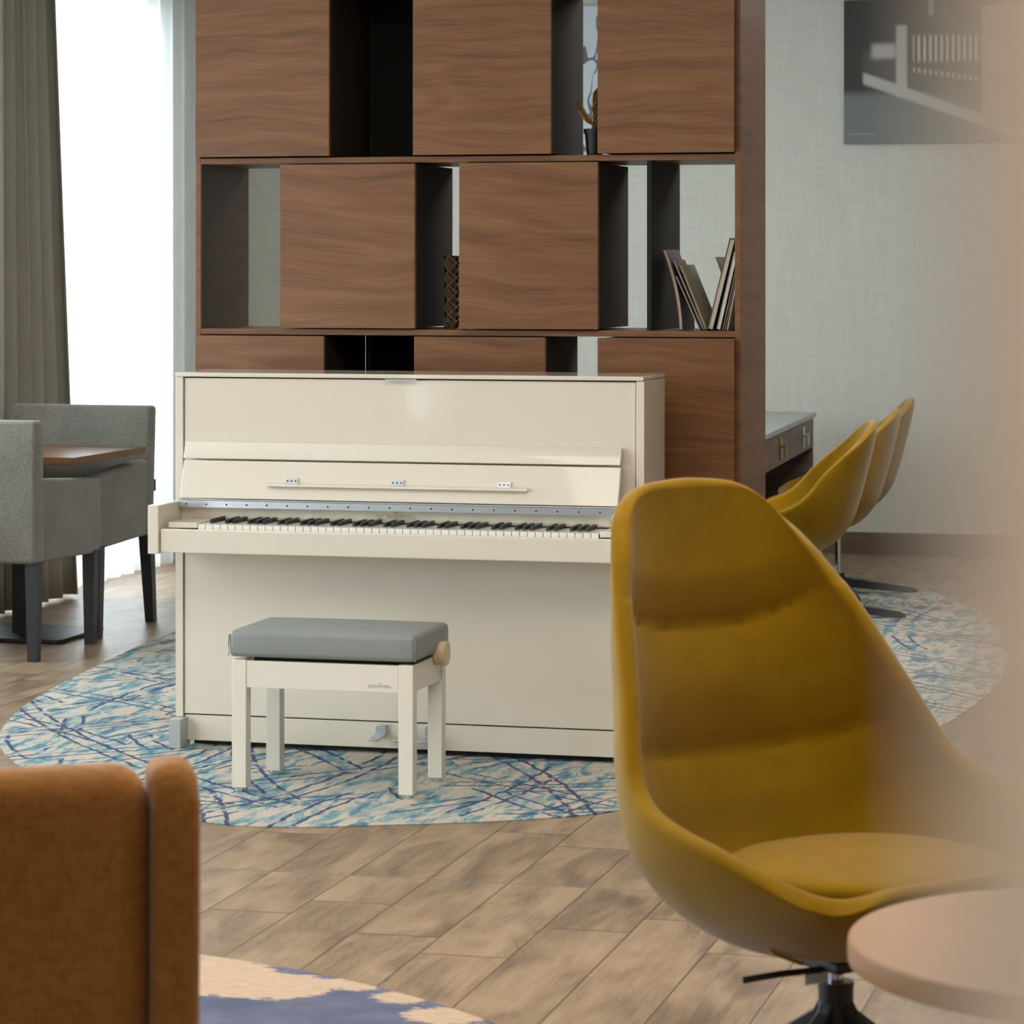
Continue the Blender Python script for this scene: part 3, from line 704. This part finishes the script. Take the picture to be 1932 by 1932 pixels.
def shell_chair(name, label, cat, loc, rz, tab, seams, bulge, cushion_spec, group, base_r, base_rot, hub, lever=False, col=velvet, sub=1, th=.036, nt=110, nu=48):
    t = thing(name, label, cat, loc, rz, group)
    obj('shell', shell_mesh(tab, seams, bulge, th, nt, nu), col, t, local=True, angle=180)
    if cushion_spec:
        cy_, cz_, rx_, ry_, tk = cushion_spec
        def cf(b):
            prof = [(0.02, 0), (.80, .0), (.93, .012), (.985, .028), (1.0, tk*.55), (.985, tk*.78), (.92, tk*.93), (.75, tk), (.4, tk*1.05), (.02, tk*1.06)]
            n = 48; rings = []
            for r, z in prof:
                ring = []
                for i in range(n):
                    a = 2*math.pi*i/n; ca, sa = math.cos(a), math.sin(a)
                    px, py = rx_*r*math.copysign(abs(ca)**.86, ca), cy_+ry_*r*math.copysign(abs(sa)**.86, sa)
                    ring.append(b.verts.new((px, py, cz_+z-.10*(py-cy_)*0+.06*max(0, (py-cy_))*0)))
                rings.append(ring)
            for A_, D_ in zip(rings, rings[1:]):
                for i in range(n): b.faces.new((A_[i], A_[(i+1) % n], D_[(i+1) % n], D_[i]))
            b.faces.new(rings[0][::-1]); b.faces.new(rings[-1]); bmesh.ops.recalc_face_normals(b, faces=b.faces[:])
            return b
        obj('seat_cushion', cf(new()), col, t, local=True, angle=180)
    hz, hr, post_r, zs = hub
    b = cyl(new(), (0, 0, .035), (0, 0, hz), hr*.95, hr); cyl(b, (0, 0, hz-.006), (0, 0, hz+.004), hr*1.02)
    obj('hub', b, black, t, local=True)
    obj('gas_piston', cyl(new(), (0, 0, hz), (0, 0, zs-.02), post_r), chrome, t, local=True)
    obj('seat_plate', box(new(), -.05, .05, -.06, .06, zs-.022, zs-.002, bev=.005), black, t, local=True)
    for i in range(4):
        a = base_rot+i*math.pi/2; ca, sa = math.cos(a), math.sin(a)
        mm = Matrix.Rotation(a, 4, 'Z')
        pts = [(hr*.6, hz*.35), (hr*.6, hz*.95), (hr*1.3, hz*.80), (base_r-.02, .024), (base_r, .012), (base_r, .001), (base_r-.05, .001)]
        obj('leg', prism(new(), pts, 'y', -.014, .014, bev=.003, M=mm), black, t, local=True)
    if lever:
        b = new(); tube(b, [(-.05, -.02, zs-.018), (-.12, .01, zs-.022), (-.175, .045, zs-.032)], .006, 12)
        obj('lever', b, black, t, local=True)
        obj('care_tag', BX(-.075, -.022, -.004, -.0025, zs-.046, zs-.016), Mat('tag_white', (.65,.72,.8), .6).m, t, local=True)
        b = new(); tube(b, [(-.273, -.10, .425), (-.268, -.105, .385), (-.235, -.11, .345), (-.18, -.115, .322)], .0035, 8)
        obj('seam_piping', b, col, t, local=True)
    return t
# foreground lounge chair: hub at camera depth 5.5 m
def cam_pt(px, d): 
    X = (px-966)/5710*d; return (X*c-d*s, X*s+d*c)
fx, fy = cam_pt(1577, 5.3)
CH = shell_chair('swivel_chair', 'large mustard velvet swivel chair in the right foreground', 'chair', (fx, fy, 0), YAW+R(36), LOUNGE,
    ((.725, 1), (.585, -1)), .028, (-.085, .418, .245, .235, .062), None, .33, R(12), (.243, .031, .014, .295), lever=True)
DC = shell_chair('desk_chair', 'yellow desk chair nearest the camera beside the wall desk', 'chair', (-1.93, 11.72, .0035), -R(78), DESK, (), 0,
    (-.03, .40, .20, .20, .04), 'yellow shell chairs at the desk', .37, R(12), (.09, .028, .014, .385), th=.028, nt=50, nu=28)
b = BX(.255, .258, .02, .04, .52, .56); 
obj('fabric_tag', BX(-.242, -.236, .10, .112, .47, .53), near_black, DC, local=True)
dup(DC, (-1.967, 12.75, .0035), -R(84), 'yellow desk chair standing between the other two desk chairs')
dup(DC, (-2.03, 13.72, .0035), -R(80), 'yellow desk chair farthest back, next to the wall')

# ------------------------------------------------------------------ desk
D = thing('writing_desk', 'grey-topped wooden desk with metal drawer handles against the wall', 'desk', (-2.6, 13.9, 0.0035), R(2.8))
dm = wmat(D)
def dbox(*a, **k): return box(new(), *a, **k)
obj('desktop', dbox(-.32, .30, -1.35, 1.32, .728, .752, bev=.002), Mat('grey_desktop', (.36,.40,.40), .25).m, D, local=True)
obj('side_panel', dbox(-.31, .285, 1.28, 1.31, 0, .728), desk_wood, D, local=True)
obj('side_panel', dbox(-.31, .285, -1.33, -1.30, 0, .728), desk_wood, D, local=True)
obj('back_panel', dbox(-.31, -.29, -1.30, 1.28, .10, .728), desk_wood, D, local=True)
for (a, b_) in ((.30, 1.27), (-.48, .28), (-1.29, -.50)):
    dr = obj('drawer', dbox(.262, .284, a, b_, .575, .724, bev=.002), desk_wood, D, local=True)
    for yy in (((a+b_)/2,) if a < .2 else (.85,)):
        bb_ = dbox(.284, .290, yy-.035, yy+.035, .60, .70, bev=.002); box(bb_, .290, .312, yy-.03, yy+.03, .655, .667, bev=.002); box(bb_, .304, .312, yy-.03, yy+.03, .61, .667, bev=.002)
        obj('handle', bb_, steel if yy > .5 else brass, dr, local=True)
obj('inner_shelf', dbox(-.29, .255, -1.30, 1.28, .10, .12), near_black, D, local=True)

# ------------------------------------------------------------------ pictures on the back wall
def rect_mask(M, x, z, x0, x1, z0, z1, e=.01):
    a = M.n('ShaderNodeMapRange', {0: x, 1: x0-e, 2: x0+e, 3: 0, 4: 1}, interpolation_type='SMOOTHSTEP')
    b = M.n('ShaderNodeMapRange', {0: x, 1: x1-e, 2: x1+e, 3: 1, 4: 0}, interpolation_type='SMOOTHSTEP')
    c_ = M.n('ShaderNodeMapRange', {0: z, 1: z0-e, 2: z0+e, 3: 0, 4: 1}, interpolation_type='SMOOTHSTEP')
    d = M.n('ShaderNodeMapRange', {0: z, 1: z1-e, 2: z1+e, 3: 1, 4: 0}, interpolation_type='SMOOTHSTEP')
    return M.math('MULTIPLY', M.math('MULTIPLY', a, b), M.math('MULTIPLY', c_, d))
M = Mat('balustrade_print', rough=.45); x, y, z = M.xyz(M.obj())
# object space: x from 0 (left edge) to 1.25, z from 0 (bottom) to .86
bgc = M.ramp(x, [(0, (.03,.03,.027)), (.35, (.065,.055,.045)), (.9, (.10,.085,.07))])
ground = M.math('LESS_THAN', z, .30)
col = M.mix(rect_mask(M, x, z, -.1, 2, -.1, .26, .03), bgc, (.17,.18,.18))
zk = M.math('ADD', z, M.math('MULTIPLY', x, .36))            # kerb falls to the right
kerb = rect_mask(M, x, zk, .10, 1.0, .345, .405, .012)
col = M.mix(M.math('MULTIPLY', rect_mask(M, x, zk, .10, 2, .405, .52, .02), .5), col, (.12,.11,.10))
col = M.mix(kerb, col, (.46,.46,.43))
bars = M.math('LESS_THAN', M.math('FRACT', M.math('MULTIPLY', x, 34)), .5)
col = M.mix(M.math('MULTIPLY', bars, rect_mask(M, x, z, .36, .71, .42, .555, .015)), col, (.50,.48,.42))
dots = M.math('LESS_THAN', M.math('FRACT', M.math('MULTIPLY', x, 34)), .6)
col = M.mix(M.math('MULTIPLY', M.math('MULTIPLY', dots, .7), rect_mask(M, x, M.math('ADD', z, M.math('MULTIPLY', x, .16)), .36, .71, .425, .45, .008)), col, (.55,.5,.42))
col = M.mix(rect_mask(M, x, z, .145, .27, .44, .515, .02), col, (.45,.45,.40))
col = M.mix(rect_mask(M, x, z, .272, .328, .24, .61, .010), col, (.47,.45,.42))
col = M.mix(rect_mask(M, x, z, .44, .465, .66, .90, .008), col, (.30,.30,.24))
col = M.mix(rect_mask(M, x, z, .715, 2, .10, .70, .004), col, (.40,.35,.29))
col = M.mix(rect_mask(M, x, z, .03, .16, .048, .052, .001), col, (.35,.35,.33))
M.set('Base Color', col); print_m = M.m
F_ = thing('wall_picture', 'black and white photo print of a stone balustrade on wall', 'picture', (-2.283, 15.645, 2.128))
cz = obj('print', BX(0, 1.25, -.016, -.014, 0, .745), print_m, F_, local=True, smooth=False)
obj('canvas_edge', BX(0, 1.25, -.0139, .0235, 0, .745), Mat('canvas_dark', (.05,.05,.045), .6).m, F_, local=True, smooth=False)
M = Mat('branch_print', rough=.45); v = M.obj()
n = M.noise(M.mapping(v, (2, 1, 1.2), (0, R(35), 0)), 3.2, 2, .5, .6)
lm = M.math('LESS_THAN', M.math('ABSOLUTE', M.math('SUBTRACT', n, .5)), .02)
M.set('Base Color', M.mix(lm, (.52,.56,.60), (.10,.11,.14))); branch_m = M.m
F2 = thing('wall_picture', 'pale blue-grey print glimpsed through the upper shelf niche', 'picture', (-3.9, 15.645, 2.128))
obj('print', BX(0, .75, -.016, -.014, -.05, .745), branch_m, F2, local=True, smooth=False)
obj('canvas_edge', BX(0, .75, -.0139, .0235, -.05, .745), Mat('canvas_grey', (.2,.2,.2), .6).m, F2, local=True, smooth=False)

# ------------------------------------------------------------------ foreground: rust armchair and round table
ax, ay = cam_pt(-155, 4.05)
A = thing('tub_armchair', 'rust brown fabric armchair seen from behind in the left foreground', 'chair', (ax, ay, 0.0035), YAW+R(11))
def puffbox(x0, x1, y0, y1, z0, z1, r, seg=6): return box(new(), x0, x1, y0, y1, z0, z1, bev=r, seg=seg)
# back (outer face at y=0, facing the camera), swells slightly towards the top
def back_bm():
    b = puffbox(-.31, .31, 0, .13, .26, .800, .052)
    for v in b.verts: 
        v.co.z += .012*(1 if v.co.z > .7 else 0)*math.cos(v.co.x*2.0-.55)
        v.co.y += -.03*max(0, v.co.z-.26)
    return b
obj('backrest', back_bm(), brown_fab, A, local=True)
for sx in (-1, 1):
    xa, xb = sorted((sx*.308, sx*.375))
    pts = [(-.012, .20), (.62, .20), (.63, .50), (.30, .56), (.19, .76), (.10, .818), (.0, .818), (-.03, .77)]
    o = prism(new(), pts, 'x', xa, xb, bev=.028, seg=5)
    for v in o.verts: v.co.x += sx*(.012*math.sin((v.co.z-.2)*5.2))
    obj('wing', o, brown_fab, A, local=True)
obj('seat', puffbox(-.305, .305, .12, .62, .24, .46, .04), brown_fab, A, local=True)
for lx_ in (-.30, .30):
    for ly_ in (.05, .55): obj('leg', cyl(new(), (lx_, ly_, .0), (lx_, ly_, .25), .014, .020), black, A, local=True)
d = 4.30; tx, ty = cam_pt(2099, d)
RT = thing('round_table', 'round pale wood side table in the bottom right corner', 'table', (tx, ty, 0))
oak = wood_mat('light_oak', [(.3, (.34,.165,.068)), (.7, (.43,.22,.095))], rough=.4)
obj('tabletop', lathe(new(), [(.368, .502), (.3735, .505), (.3745, .512), (.3745, .530), (.3735, .537), (.370, .540)], (0, 0, 0), 96), oak, RT, local=True)
obj('column', cyl(new(), (0, 0, .015), (0, 0, .502), .03), black, RT, local=True)
obj('base_plate', cyl(new(), (0, 0, 0), (0, 0, .015), .23, n=64), black, RT, local=True)
